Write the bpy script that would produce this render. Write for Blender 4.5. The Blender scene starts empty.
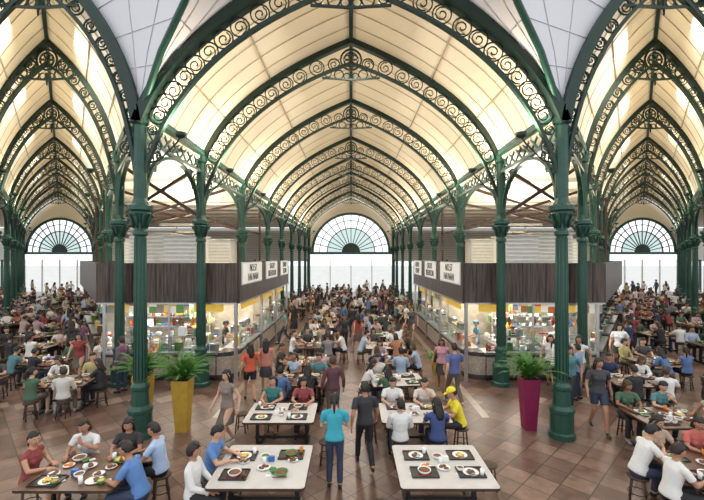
import bpy, math, random
from mathutils import Vector, Matrix
from mathutils.bvhtree import BVHTree
R=random.Random(11)
V=Vector
scene=bpy.context.scene
pi=math.pi
# ---------------------------------------------------------------- materials
def M(name,col,rough=.5,metal=0.,var=.12,scale=6.,emit=0.,spec=None):
    m=bpy.data.materials.new(name); m.use_nodes=True
    nt=m.node_tree; b=nt.nodes['Principled BSDF']
    b.inputs['Roughness'].default_value=rough; b.inputs['Metallic'].default_value=metal
    tc=nt.nodes.new('ShaderNodeTexCoord'); n=nt.nodes.new('ShaderNodeTexNoise'); n.inputs['Scale'].default_value=scale
    n.inputs['Detail'].default_value=3
    r=nt.nodes.new('ShaderNodeValToRGB')
    r.color_ramp.elements[0].position=.3; r.color_ramp.elements[1].position=.7
    r.color_ramp.elements[0].color=tuple(c*(1-var) for c in col)+(1,)
    r.color_ramp.elements[1].color=tuple(min(1,c*(1+var)) for c in col)+(1,)
    nt.links.new(tc.outputs['Object'],n.inputs['Vector']); nt.links.new(n.outputs[0],r.inputs[0])
    nt.links.new(r.outputs[0],b.inputs['Base Color'])
    if emit:
        nt.links.new(r.outputs[0],b.inputs['Emission Color']); b.inputs['Emission Strength'].default_value=emit
    return m
def Mobj(name,rough=.75):
    m=bpy.data.materials.new(name); m.use_nodes=True; nt=m.node_tree; b=nt.nodes['Principled BSDF']; L=nt.links
    b.inputs['Roughness'].default_value=rough
    o=nt.nodes.new('ShaderNodeObjectInfo'); tc=nt.nodes.new('ShaderNodeTexCoord'); n=nt.nodes.new('ShaderNodeTexNoise'); n.inputs['Scale'].default_value=9; n.inputs['Detail'].default_value=2
    bp=nt.nodes.new('ShaderNodeBump'); bp.inputs['Strength'].default_value=.5; bp.inputs['Distance'].default_value=.03
    L.new(tc.outputs['Object'],n.inputs['Vector']); L.new(n.outputs[0],bp.inputs['Height']); L.new(bp.outputs[0],b.inputs['Normal'])
    L.new(o.outputs['Color'],b.inputs['Base Color']); return m
def Mrand(name,cols,rough=.7):
    m=bpy.data.materials.new(name); m.use_nodes=True; nt=m.node_tree; b=nt.nodes['Principled BSDF']
    b.inputs['Roughness'].default_value=rough
    o=nt.nodes.new('ShaderNodeObjectInfo'); r=nt.nodes.new('ShaderNodeValToRGB'); r.color_ramp.interpolation='CONSTANT'
    el=r.color_ramp.elements
    while len(el)<len(cols): el.new(.5)
    for i,c in enumerate(cols): el[i].position=i/len(cols); 
    for i,c in enumerate(cols): el[i].color=c+(1,)
    nt.links.new(o.outputs['Random'],r.inputs[0]); nt.links.new(r.outputs[0],b.inputs['Base Color']); return m
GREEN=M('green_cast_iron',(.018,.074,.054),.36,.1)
DGREEN=M('dark_green_iron_shaded',(.008,.030,.022),.42,.1)  # same iron as GREEN, the shade on the arches put into the colour
CREAM=M('cream_roof_panel',(.88,.81,.66),.7,var=.03,scale=.6)
SEAM=M('roof_seam',(.46,.40,.29),.7)
LILAC=M('white_fan_ceiling',(.76,.76,.81),.7,var=.03,scale=.6)
LSEAM=M('fan_seam',(.50,.51,.57),.7)
WHITE=M('white_paint',(.82,.82,.80),.6,var=.04)
VENT=M('vent_offwhite',(.66,.64,.59),.6,var=.06)
BACKW=M('kitchen_wall',(.48,.44,.36),.4,var=.25,scale=3)
CER=M('ceramic_white',(.85,.85,.83),.2,var=.02)
TAB=M('table_laminate_light',(.54,.52,.50),.35,var=.05)
WOODT=M('table_wood_brown',(.12,.062,.036),.35,var=.3,scale=4)
DWOOD=M('dark_wood',(.055,.028,.018),.5,var=.3)
STEEL=M('steel',(.55,.56,.58),.3,.9,var=.05)
BLACK=M('black_plastic',(.012,.012,.013),.4)
GRAN=M('granite_dark',(.07,.065,.065),.25,var=.4,scale=30)
TRIMW=M('stall_tile',(.38,.32,.27),.35,var=.25,scale=12)
RED=M('red_plastic',(.45,.03,.02),.4); ORA=M('orange_food',(.65,.22,.03),.5); YEL=M('yellow_food',(.75,.5,.06),.5)
LEAF=M('leaf_green',(.07,.20,.03),.5,var=.5,scale=15); GRN=M('green_bowl',(.07,.30,.08),.35)
BRN=M('brown_food',(.18,.07,.03),.6,var=.4,scale=40); BLU=M('blue_plastic',(.03,.14,.45),.4)
OLIVE=M('planter_mustard',(.42,.26,.03),.5); MAG=M('planter_magenta',(.20,.008,.06),.5)
SOIL=M('soil',(.03,.02,.012),.9)
TRAY=M('tray_dark',(.03,.025,.025),.4)
LAMP=M('lamp_glow',(1.,.9,.72),.5,var=.0,emit=6)
SIGNW=M('sign_white_lit',(.8,.8,.78),.5,var=.02,emit=.15)
SIGNY=M('sign_yellow_lit',(.85,.55,.08),.5,var=.1,emit=.4)
CONC=M('outside_paving',(.6,.6,.58),.8,var=.1,scale=.5)
def fascia_mat():
    m=M('fascia_brown_wood',(.05,.042,.04),.45); nt=m.node_tree; b=nt.nodes['Principled BSDF']
    tc=nt.nodes.new('ShaderNodeTexCoord'); mp=nt.nodes.new('ShaderNodeMapping'); mp.inputs['Scale'].default_value=(14,14,.8)
    n=nt.nodes.new('ShaderNodeTexNoise'); n.inputs['Scale'].default_value=1.5; n.inputs['Detail'].default_value=5
    r=nt.nodes.new('ShaderNodeValToRGB'); r.color_ramp.elements[0].position=.35; r.color_ramp.elements[1].position=.7
    r.color_ramp.elements[0].color=(.026,.018,.016,1); r.color_ramp.elements[1].color=(.115,.08,.066,1)
    nt.links.new(tc.outputs['Object'],mp.inputs[0]); nt.links.new(mp.outputs[0],n.inputs['Vector']); nt.links.new(n.outputs[0],r.inputs[0]); nt.links.new(r.outputs[0],b.inputs['Base Color'])
    return m
FASC=fascia_mat()
def menu_mat():
    m=bpy.data.materials.new('menu_pictures'); m.use_nodes=True; nt=m.node_tree; b=nt.nodes['Principled BSDF']
    tc=nt.nodes.new('ShaderNodeTexCoord'); v=nt.nodes.new('ShaderNodeTexVoronoi'); v.distance='CHEBYCHEV'; v.inputs['Scale'].default_value=4.2; v.inputs['Randomness'].default_value=.35
    s=nt.nodes.new('ShaderNodeSeparateColor'); r=nt.nodes.new('ShaderNodeValToRGB'); r.color_ramp.interpolation='CONSTANT'
    cols=[(.7,.68,.6),(.5,.10,.03),(.7,.45,.08),(.10,.25,.07),(.75,.72,.65),(.30,.14,.06),(.12,.30,.30),(.7,.5,.15),(.25,.2,.15)]
    el=r.color_ramp.elements
    while len(el)<len(cols): el.new(.5)
    for i in range(len(cols)): el[i].position=i/len(cols)
    for i,c in enumerate(cols): el[i].color=c+(1,)
    nt.links.new(tc.outputs['Object'],v.inputs['Vector']); nt.links.new(v.outputs['Color'],s.inputs[0]); nt.links.new(s.outputs[0],r.inputs[0])
    nt.links.new(r.outputs[0],b.inputs['Base Color']); nt.links.new(r.outputs[0],b.inputs['Emission Color']); b.inputs['Emission Strength'].default_value=.45
    return m
MENU=menu_mat()
def glass_mat(name,col,g_=.12):
    m=bpy.data.materials.new(name); m.use_nodes=True; nt=m.node_tree
    nt.nodes.clear(); o=nt.nodes.new('ShaderNodeOutputMaterial'); t=nt.nodes.new('ShaderNodeBsdfTransparent'); g=nt.nodes.new('ShaderNodeBsdfGlossy'); g.inputs['Roughness'].default_value=.05
    t.inputs[0].default_value=col+(1,); x=nt.nodes.new('ShaderNodeMixShader'); x.inputs[0].default_value=g_
    nt.links.new(t.outputs[0],x.inputs[1]); nt.links.new(g.outputs[0],x.inputs[2]); nt.links.new(x.outputs[0],o.inputs[0]); return m
GLASS=glass_mat('display_glass',(.9,.96,.95)); WGLASS=glass_mat('window_glass_tinted',(.50,.60,.58),.05)
def floor_mat():
    m=bpy.data.materials.new('floor_tiles'); m.use_nodes=True; nt=m.node_tree; b=nt.nodes['Principled BSDF']; L=nt.links
    tc=nt.nodes.new('ShaderNodeTexCoord'); mp=nt.nodes.new('ShaderNodeMapping'); mp.inputs['Rotation'].default_value=(0,0,pi/4)
    br=nt.nodes.new('ShaderNodeTexBrick'); br.offset=0; br.inputs['Scale'].default_value=1.; br.inputs['Brick Width'].default_value=.5; br.inputs['Row Height'].default_value=.5
    br.inputs['Mortar Size'].default_value=.011; br.inputs['Color1'].default_value=(.105,.056,.040,1); br.inputs['Color2'].default_value=(.235,.150,.112,1); br.inputs['Mortar'].default_value=(.045,.030,.024,1)
    n=nt.nodes.new('ShaderNodeTexNoise'); n.inputs['Scale'].default_value=3.5; n.inputs['Detail'].default_value=8; n.inputs['Roughness'].default_value=.65
    mx=nt.nodes.new('ShaderNodeMix'); mx.data_type='RGBA'; mx.blend_type='MULTIPLY'; mx.inputs[0].default_value=.8
    r=nt.nodes.new('ShaderNodeValToRGB'); r.color_ramp.elements[0].position=.32; r.color_ramp.elements[0].color=(.5,.46,.44,1); r.color_ramp.elements[1].position=.66; r.color_ramp.elements[1].color=(1.2,1.2,1.2,1)
    L.new(tc.outputs['Object'],mp.inputs[0]); L.new(mp.outputs[0],br.inputs[0]); L.new(tc.outputs['Object'],n.inputs['Vector']); L.new(n.outputs[0],r.inputs[0])
    L.new(br.outputs[0],mx.inputs[6]); L.new(r.outputs[0],mx.inputs[7]); L.new(mx.outputs[2],b.inputs['Base Color'])
    r2=nt.nodes.new('ShaderNodeMapRange'); r2.inputs[3].default_value=.22; r2.inputs[4].default_value=.5; L.new(n.outputs[0],r2.inputs[0]); L.new(r2.outputs[0],b.inputs['Roughness'])
    return m
FLOOR=floor_mat()
BEIGE=M('beige_tile',(.30,.235,.18),.3,var=.15,scale=5)
SK=Mrand('skin',[(.50,.27,.17),(.42,.21,.13),(.58,.34,.23),(.30,.14,.08),(.52,.30,.20)],.55)
SHIRT=Mobj('shirt_cloth')
LOWER=Mrand('trouser_cloth',[(.015,.017,.03),(.01,.01,.012),(.03,.045,.09),(.12,.10,.08),(.02,.02,.025),(.05,.05,.06)])
HAIR=Mrand('hair',[(.012,.009,.008),(.02,.013,.01),(.009,.008,.008),(.05,.028,.016),(.012,.01,.01)],.55)
SHOE=Mrand('shoe',[(.02,.015,.012),(.01,.01,.01),(.3,.28,.26),(.08,.04,.02)],.5)
LIP=M('lips',(.35,.10,.08),.5)
# ---------------------------------------------------------------- mesh builder
class MB:
    def __init__(s): s.v=[];s.f=[];s.m=[];s.s=[];s.mats=[]
    def mi(s,mat):
        if mat not in s.mats: s.mats.append(mat)
        return s.mats.index(mat)
    def add(s,vs,fs,mat,sm=False,X=None):
        o=len(s.v); k=s.mi(mat)
        for p in vs:
            p=V(p); s.v.append(X@p if X is not None else p)
        for f in fs: s.f.append([i+o for i in f]); s.m.append(k); s.s.append(sm)
    def box(s,c,d,mat,rz=0,X=None):
        x,y,z=d[0]/2,d[1]/2,d[2]/2; c=V(c); r=Matrix.Rotation(rz,3,'Z')
        vs=[c+r@V((a*x,b*y,e*z)) for a in(-1,1) for b in(-1,1) for e in(-1,1)]
        s.add(vs,[(0,1,3,2),(4,6,7,5),(0,4,5,1),(2,3,7,6),(0,2,6,4),(1,5,7,3)],mat,False,X)
    def tube(s,pts,r,mat,n=6,closed=False,sm=True,X=None,flat=None):
        pts=[V(p) for p in pts]; N=len(pts)
        if not isinstance(r,(list,tuple)): r=[r]*N
        vs=[];fs=[]; prev=None
        for i,p in enumerate(pts):
            if closed: t=pts[(i+1)%N]-pts[i-1]
            else: t=pts[min(i+1,N-1)]-pts[max(i-1,0)]
            if t.length<1e-9: t=V((0,0,1))
            t.normalize()
            if prev is None:
                a=V((0,1,0)) if abs(t.y)<.9 else V((1,0,0))
            else: a=prev
            u=(a-t*a.dot(t)); 
            if u.length<1e-6: u=t.orthogonal()
            u.normalize(); w=t.cross(u); prev=u
            for k in range(n):
                q=2*pi*(k+.5)/n; vs.append(p+(u*math.cos(q)+w*math.sin(q))*r[i])
        for i in range(N if closed else N-1):
            j=(i+1)%N
            for k in range(n): l=(k+1)%n; fs.append((i*n+k,i*n+l,j*n+l,j*n+k))
        if not closed: fs.append(tuple(range(n-1,-1,-1))); fs.append(tuple((N-1)*n+k for k in range(n)))
        s.add(vs,fs,mat,sm,X)
    def lathe(s,prof,mat,c=(0,0,0),n=16,sm=True,X=None,caps=True):
        vs=[];fs=[];c=V(c)
        for r,z in prof:
            for k in range(n): a=2*pi*k/n; vs.append(c+V((r*math.cos(a),r*math.sin(a),z)))
        for i in range(len(prof)-1):
            for k in range(n): l=(k+1)%n; fs.append((i*n+k,i*n+l,(i+1)*n+l,(i+1)*n+k))
        if caps:
            fs.append(tuple(range(n-1,-1,-1))); fs.append(tuple((len(prof)-1)*n+k for k in range(n)))
        s.add(vs,fs,mat,sm,X)
    def ell(s,c,r,mat,n=12,m=8,X=None,fn=None):
        vs=[];fs=[];c=V(c)
        if not isinstance(r,(tuple,list)): r=(r,r,r)
        def P(x,y,z):
            if fn: x,y,z=fn(x,y,z)
            return c+V((x*r[0],y*r[1],z*r[2]))
        vs.append(P(0,0,-1))
        for i in range(1,m):
            a=-pi/2+pi*i/m
            for k in range(n): b=2*pi*k/n; vs.append(P(math.cos(a)*math.cos(b),math.cos(a)*math.sin(b),math.sin(a)))
        vs.append(P(0,0,1)); T=len(vs)-1
        for k in range(n): l=(k+1)%n; fs.append((0,1+l,1+k)); fs.append((T,1+(m-2)*n+k,1+(m-2)*n+l))
        for i in range(m-2):
            for k in range(n): l=(k+1)%n; fs.append((1+i*n+k,1+i*n+l,1+(i+1)*n+l,1+(i+1)*n+k))
        s.add(vs,fs,mat,True,X)
    def loft(s,secs,mat,n=16,X=None):
        vs=[];fs=[];N=len(secs)
        for c,a,b in secs:
            for k in range(n): q=2*pi*k/n; vs.append(V(c)+V(a)*math.cos(q)+V(b)*math.sin(q))
        for i in range(N-1):
            for k in range(n): l=(k+1)%n; fs.append((i*n+k,i*n+l,(i+1)*n+l,(i+1)*n+k))
        fs.append(tuple(range(n-1,-1,-1))); fs.append(tuple((N-1)*n+k for k in range(n)))
        s.add(vs,fs,mat,True,X)
    def beam(s,pts,Nn,w,h,mat,X=None):
        pts=[V(p) for p in pts]; Nn=V(Nn).normalized(); vs=[];fs=[];N=len(pts)
        for i,p in enumerate(pts):
            t=(pts[min(i+1,N-1)]-pts[max(i-1,0)]).normalized(); u=t.cross(Nn).normalized()
            for a,b in((-1,-1),(1,-1),(1,1),(-1,1)): vs.append(p+Nn*a*w/2+u*b*h/2)
        for i in range(N-1):
            for k in range(4): l=(k+1)%4; fs.append((i*4+k,i*4+l,(i+1)*4+l,(i+1)*4+k))
        fs+= [(3,2,1,0),tuple((N-1)*4+k for k in range(4))]
        s.add(vs,fs,mat,False,X)
    def mesh(s,name):
        me=bpy.data.meshes.new(name); me.from_pydata([tuple(p) for p in s.v],[],s.f)
        for m in s.mats: me.materials.append(m)
        me.polygons.foreach_set('material_index',s.m); me.polygons.foreach_set('use_smooth',s.s); me.update(); return me
    def obj(s,name,parent=None): return O(name,s.mesh(name),parent)
def O(name,me,parent=None,loc=None,rz=0,sc=1,col=None):
    o=bpy.data.objects.new(name,me); scene.collection.objects.link(o)
    if parent: o.parent=parent
    if loc is not None: o.location=loc
    o.rotation_euler=(0,0,rz); o.scale=(sc,sc,sc)
    if col: o.color=tuple(col)+(1,)
    return o
def bez(p0,p1,p2,t):
    return tuple((1-t)**2*a+2*t*(1-t)*b+t*t*c for a,b,c in zip(p0,p1,p2))
# ---------------------------------------------------------------- layout
CY=[9.4,13.2,18.2,23.8,28.6,33.5,38.4,43.2,47.2]
CEN=[(0,y,4.95) for y in CY]
uR=[1.98,2.0,2.27,2.56,2.85,3.15,3.5,3.85,4.1]; uL=[-2.9,-2.8,-2.95,-3.1,-3.3,-3.5,-3.75,-4.0,-4.2]
def side(sx):
    return [(sx*(.73*y-(uR[i]+uL[i])/2),y,(uR[i]-uL[i])/2) for i,y in enumerate(CY)]
LEFT=side(-1); RIGHT=side(1)
LEFT[0]=((-4.95-9.76)/2,9.4,(9.76-4.95)/2); RIGHT[0]=(-LEFT[0][0],9.4,LEFT[0][2])
# ---------------------------------------------------------------- floor, ground
mb=MB(); mb.box((0,20,-.1),(90,60,.2),FLOOR); mb.obj('floor')
mb=MB(); mb.box((0,30,-.35),(400,400,.2),CONC); mb.obj('ground')
mb=MB()
for sx in(-1,1):
    mb.beam([(sx*3.55,10.5,.004),(sx*3.55,46,.004)],(1,0,0),.2,.006,BEIGE)
    for k in range(7):
        mb.box((sx*(5.5+k*.75),11.9-k*.1,.004),(.5,.5,.006),BEIGE,pi/4)
mb.obj('floor_inlay_tiles')
# ---------------------------------------------------------------- column
def column_mesh():
    b=MB()
    prof=[(.30,0),(.30,.12),(.26,.15),(.26,.58),(.28,.61),(.28,.68),(.20,.76),(.18,1.1),(.21,1.15),(.21,1.21),(.15,1.29),(.14,2.5),(.13,3.6),(.12,4.7),(.165,4.75),(.165,4.82),(.13,4.87),(.135,5.0),(.175,5.1),(.235,5.24),(.22,5.28),(.28,5.32),(.28,5.42),(.19,5.46),(.145,5.6),(.145,7.3),(.2,7.36),(.2,7.6)]
    b.lathe(prof,GREEN,n=12,sm=False)
    for k in range(12):
        a=2*pi*(k+.5)/12; c,s_=math.cos(a),math.sin(a)
        b.tube([(c*.145,s_*.145,1.35),(c*.122,s_*.122,4.68)],.013,GREEN,n=4)
    for k in range(8):
        a=2*pi*k/8; c,s_=math.cos(a),math.sin(a)
        b.tube([(c*.14,s_*.14,4.9),(c*.18,s_*.18,5.05),(c*.25,s_*.25,5.2),(c*.29,s_*.29,5.22),(c*.28,s_*.28,5.15)],[.03,.04,.035,.025,.01],GREEN,n=5)
    b.lathe([(.24,7.6),(.24,7.7)],GREEN,n=4,sm=False)
    return b.mesh('column')
COLM=column_mesh()
COLS=[]
for st in (CEN,LEFT,RIGHT):
    for cx,y,hw in st:
        for s_ in(-1,1):
            p=(cx+s_*hw,y)
            if any(abs(p[0]-q[0])+abs(p[1]-q[1])<.4 for q in COLS): continue
            COLS.append(p); O('cast_iron_column',COLM,loc=(p[0],p[1],0))
# ---------------------------------------------------------------- trusses
def ring(b,cx,cz,r,t,mat,n=14,y=0): b.tube([(cx+r*math.cos(2*pi*k/n),y,cz+r*math.sin(2*pi*k/n)) for k in range(n)],t,mat,n=4,closed=True)
def spiral(b,cx,cz,r,t,mat,a0=0,sg=1,turn=1.3):
    pts=[]
    for k in range(14):
        q=k/13; rr=r*(1-.75*q); a=a0+sg*2*pi*turn*q; pts.append((cx+rr*math.cos(a),0,cz+rr*math.sin(a)))
    b.tube(pts,t,mat,n=4)
def outer(hw,t): return bez((hw,7.3),(.84*hw,9.65),(0,11.35),t)
def inner(hw,t): return bez((hw-.1,6.2),(.80*hw,9.3),(0,10.62),t)
def truss_mesh(hw):
    b=MB(); T=[i/20 for i in range(21)]
    for s_ in(-1,1):
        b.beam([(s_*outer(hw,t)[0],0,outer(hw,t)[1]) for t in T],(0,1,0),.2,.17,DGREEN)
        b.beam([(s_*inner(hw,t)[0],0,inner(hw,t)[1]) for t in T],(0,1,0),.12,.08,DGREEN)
        t=.08; flip=1
        while t<.86:
            o=outer(hw,t)
            best=min((((inner(hw,q/60)[0]-o[0])**2+(inner(hw,q/60)[1]-o[1])**2),q/60) for q in range(61)); i=inner(hw,best[1]); g=math.sqrt(best[0])
            cx,cz=(o[0]*.43+i[0]*.57),(o[1]*.43+i[1]*.57); r=min(g*.40,.26)
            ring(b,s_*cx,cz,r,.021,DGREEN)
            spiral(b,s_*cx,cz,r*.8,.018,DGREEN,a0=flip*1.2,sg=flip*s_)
            L=hw*1.28; t+= (2*r+.03)/L; flip=-flip
    ring(b,0,10.74,.34,.035,DGREEN,20); ring(b,0,10.74,.24,.02,DGREEN,16)
    for k in range(6):
        a=pi/6+pi/3*k; ring(b,.13*math.cos(a),10.74+.13*math.sin(a),.09,.018,DGREEN,10)
    for s_ in(-1,1):
        ring(b,s_*.56,10.58,.19,.025,DGREEN); spiral(b,s_*.56,10.58,.15,.018,DGREEN,sg=s_)
        ring(b,s_*.40,10.25,.15,.024,DGREEN,12); ring(b,s_*.76,10.28,.11,.02,DGREEN,12)
        ring(b,s_*.14,10.2,.10,.02,DGREEN,10)
    b.beam([(-.95,0,10.14),(0,0,10.08),(.95,0,10.14)],(0,1,0),.06,.05,DGREEN)
    b.tube([(0,0,10.3),(0,0,9.9)],[.05,.02],DGREEN,n=6)
    for s_ in(-1,1):
        for (dx,dz,r) in((.34,6.8,.16),(.28,7.2,.12)):
            ring(b,s_*(hw-dx),dz,r*.9,.018,DGREEN,12); spiral(b,s_*(hw-dx),dz,r*.7,.013,DGREEN)
        b.beam([(s_*hw,0,5.5),(s_*hw,0,7.9)],(0,1,0),.16,.2,GREEN)
    return b.mesh('arch_truss')
cache={}
for st in (CEN,LEFT,RIGHT):
    for cx,y,hw in st[:-1]:
        k=round(hw,2)
        if k not in cache: cache[k]=truss_mesh(hw)
        O('arch_truss',cache[k],loc=(cx,y,0))
# ---------------------------------------------------------------- arcades
def arcade(b,p0,p1):
    a=V((p0[0],p0[1],0)); c=V((p1[0],p1[1],0)); d=c-a; L=d.length; d.normalize(); Nn=V((-d.y,d.x,0))
    def P(s_,z): return a+d*s_+V((0,0,z))
    for z,h,w in((7.75,.2,.26),(7.55,.08,.16),(7.02,.09,.14)):
        b.beam([P(.12,z),P(L-.12,z)],Nn,w,h,GREEN)
    n=max(4,int(L/.5)); 
    for i in range(n):
        s0=.15+(L-.3)*i/n; s1=.15+(L-.3)*(i+1)/n
        b.beam([P(s0,7.06),P(s1,7.5)],Nn,.04,.055,GREEN); b.beam([P(s0,7.5),P(s1,7.06)],Nn,.041,.055,GREEN)
    pts=[]
    for i in range(17):
        q=pi*i/16; pts.append(P(L/2-(L/2-.2)*math.cos(q),5.65+1.3*math.sin(q)))
    b.beam(pts,Nn,.12,.08,GREEN)
    for e in(0,1):
        for off,z,r in((.42,6.66,.22),(.9,6.82,.12),(.3,6.2,.10),(.68,6.45,.08)):
            s_=off if e==0 else L-off
            m=14; b.tube([P(s_+r*math.cos(2*pi*k/m),z+r*math.sin(2*pi*k/m)) for k in range(m)],.022,GREEN,n=4,closed=True)
            b.tube([P(s_+r*.7*(1-.7*k/10)*math.cos(.9*k),z+r*.7*(1-.7*k/10)*math.sin(.9*k)) for k in range(11)],.015,GREEN,n=4)
for st in (CEN,LEFT,RIGHT):
    for s_ in(-1,1):
        b=MB()
        for i in range(len(st)-1):
            arcade(b,(st[i][0]+s_*st[i][2],st[i][1]),(st[i+1][0]+s_*st[i+1][2],st[i+1][1]))
        b.obj('arcade_girder')
# ---------------------------------------------------------------- ceilings
def nave_roof(st,name):
    b=MB(); n=16
    prof=lambda hw: [(-outer(hw,i/n)[0],outer(hw,i/n)[1]+.1) for i in range(n+1)]+[(outer(hw,1-i/n)[0],outer(hw,1-i/n)[1]+.1) for i in range(1,n+1)]
    rows=[[V((cx+x,y,z)) for x,z in prof(hw)] for cx,y,hw in st]
    K=len(rows[0])
    vs=[p for r in rows for p in r]; fs=[]
    for i in range(len(rows)-1):
        for k in range(K-1): fs.append((i*K+k,i*K+k+1,(i+1)*K+k+1,(i+1)*K+k))
    b.add(vs,fs,CREAM,True)
    dn=V((0,0,-.025))
    for i in range(len(rows)-1):
        for f in (.2,.4,.6,.8) if i<4 else (.5,):
            pts=[rows[i][k].lerp(rows[i+1][k],f)+dn for k in range(K)]
            b.tube(pts,.012 if f!=.5 else .017,SEAM,n=4)
        for k in (5,10,22,27):
            b.tube([rows[i][k]+dn,rows[i+1][k]+dn],.024,SEAM,n=4)
        b.beam([rows[i][n]+V((0,0,-.08)),rows[i+1][n]+V((0,0,-.08))],(1,0,0),.12,.14,DGREEN)
        for k in (1,K-2):
            b.beam([rows[i][k]+V((0,0,-.05)),rows[i+1][k]+V((0,0,-.05))],(1,0,0),.1,.16,GREEN)
    return b.obj(name)
nave_roof(CEN,'ceiling_nave_center'); nave_roof(LEFT,'ceiling_nave_left'); nave_roof(RIGHT,'ceiling_nave_right')
for nm,sx in(('left',-1),('right',1)):
    st=LEFT if sx<0 else RIGHT
    b=MB(); vs=[];fs=[]
    for i,y in enumerate(CY):
        vs+= [(sx*4.95,y,7.85),(st[i][0]-sx*st[i][2],y,7.85)]
    for i in range(len(CY)-1): fs.append((2*i,2*i+1,2*i+3,2*i+2))
    b.add(vs,fs,CREAM)
    for i in range(1,len(CY)):
        for f in (0,.5):
            y=CY[i-1]+(CY[i]-CY[i-1])*f
            x1=(st[i-1][0]-sx*st[i-1][2])*(1-f)+(st[i][0]-sx*st[i][2])*f
            b.beam([(sx*4.95,y,7.74),(x1,y,7.74)],(0,1,0),.08,.14,VENT)
    b.obj('ceiling_aisle_'+nm)
    b=MB(); vs=[];fs=[]
    for i,y in enumerate(CY):
        xa=st[i][0]+sx*st[i][2]; vs+= [(xa,y,7.85),(xa+sx*(5+.3*y),y,7.85)]
    for i in range(len(CY)-1): fs.append((2*i,2*i+1,2*i+3,2*i+2))
    b.add(vs,fs,CREAM); b.obj('ceiling_outer_aisle_'+nm)
RIB=[(4.95,9.4,7.3),(4.72,9.22,8.0),(4.2,8.85,8.85),(3.5,8.4,9.65),(2.6,7.75,10.9),(1.4,6.6,12.4),(0,5.0,13.8)]
def ribp(t):
    q=t*(len(RIB)-1); i=min(int(q),len(RIB)-2); return V(RIB[i]).lerp(V(RIB[i+1]),q-i)
for nm,sx in(('left',-1),('right',1)):
    st=LEFT if sx<0 else RIGHT
    b=MB(); n=18
    def mk(arch):
        rows=[]
        for i in range(n+1):
            t=i/n; A=arch(t); B=ribp(t); B=V((sx*B.x,B.y,B.z)); rows.append([A.lerp(B,q/6) for q in range(7)])
        vs=[p for r in rows for p in r]; fs=[]
        for i in range(n):
            for k in range(6): fs.append((i*7+k,i*7+k+1,(i+1)*7+k+1,(i+1)*7+k))
        b.add(vs,fs,LILAC,True)
        for k in (2,4): b.tube([r[k]+V((0,0,-.02)) for r in rows],.013,LSEAM,n=4)
        for i in (5,8,11,14): b.tube([p+V((0,0,-.02)) for p in rows[i]],.010,LSEAM,n=4)
    mk(lambda t: V((sx*outer(4.95,t)[0],9.4,outer(4.95,t)[1]+.1)))
    c0,_,h0=st[0]
    def A2(t): return V((c0-sx*outer(h0,t)[0],9.4,outer(h0,t)[1]+.1))
    mk(A2)
    b.obj('ceiling_crossing_'+nm)
    b=MB(); pts=[V((sx*p.x,p.y,p.z-.08)) for p in [ribp(i/24) for i in range(25)]]
    pts=[V((sx*4.95,9.4,5.5)),V((sx*4.95,9.4,6.6))]+pts
    b.tube(pts,[.12]*3+[.075]*(len(pts)-3),GREEN,n=8); b.obj('crossing_rib')
b=MB()
for st in(CEN,LEFT,RIGHT):
    cx,y,hw=st[0]
    for s_ in(-1,1): b.beam([(cx+s_*outer(hw,i/20)[0],y-.05,outer(hw,i/20)[1]+.05) for i in range(21)],(0,1,0),.34,.24,DGREEN)
b.obj('crossing_front_arch')
# ---------------------------------------------------------------- end walls with fan windows
def fan(cx,y,r,hw,name,i):
    b=MB(); z0=4.9; n=24
    def rg(rr,t):
        b.beam([(cx+rr*math.cos(pi*k/n),y,z0+rr*math.sin(pi*k/n)) for k in range(n+1)],(0,1,0),.12,t,GREEN)
    rg(r,.28); rg(r*.62,.10); rg(r*.82,.07)
    for k in range(1,14):
        a=pi*k/14; b.beam([(cx+.2*r*math.cos(a),y,z0+.2*r*math.sin(a)),(cx+r*math.cos(a),y,z0+r*math.sin(a))],(0,1,0),.08,.09,GREEN)
    b.add([(cx,y-.05,z0)]+[(cx+.24*r*math.cos(pi*k/12),y-.05,z0+.24*r*math.sin(pi*k/12)) for k in range(13)],[(0,k+1,k+2) for k in range(12)],DGREEN)
    b.add([(cx,y+.05,z0)]+[(cx+.62*r*math.cos(pi*k/n),y+.05,z0+.62*r*math.sin(pi*k/n)) for k in range(n+1)],[(0,k+1,k+2) for k in range(n)],WGLASS)
    b.box((cx,y,z0-.12),(2*hw,.25,.28),GREEN)
    b.obj('window_%d'%i)
    b=MB(); o=[(-outer(hw,k/12)[0],outer(hw,k/12)[1]+.1) for k in range(13)]+[(outer(hw,1-k/12)[0],outer(hw,1-k/12)[1]+.1) for k in range(1,13)]
    vs=[];fs=[]
    for k in range(25):
        a=pi-pi*k/24; vs+= [(cx+r*math.cos(a),y+.1,z0+r*math.sin(a)),(cx+o[k][0],y+.1,o[k][1])]
    for k in range(24): fs.append((2*k,2*k+1,2*k+3,2*k+2))
    b.add(vs,fs,CREAM)
    for s_ in(-1,1): b.box((cx+s_*(hw+r)/2,y+.1,6.1),(hw-r+.05,.1,2.5),CREAM)
    for k in range(6): b.box((cx,y+.05,4.05+k*.12),(2*hw,.16,.03),WHITE)
    for k in range(5): b.box((cx-hw+2*hw*k/4,y,2.0),(.10,.14,4.0),VENT)
    b.obj(name)
fan(0,47.4,4.55,4.95,'wall_end_center',1)
fan(LEFT[-1][0],47.4,3.95,LEFT[-1][2],'wall_end_left',2)
fan(RIGHT[-1][0],47.4,3.95,RIGHT[-1][2],'wall_end_right',3)
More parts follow.
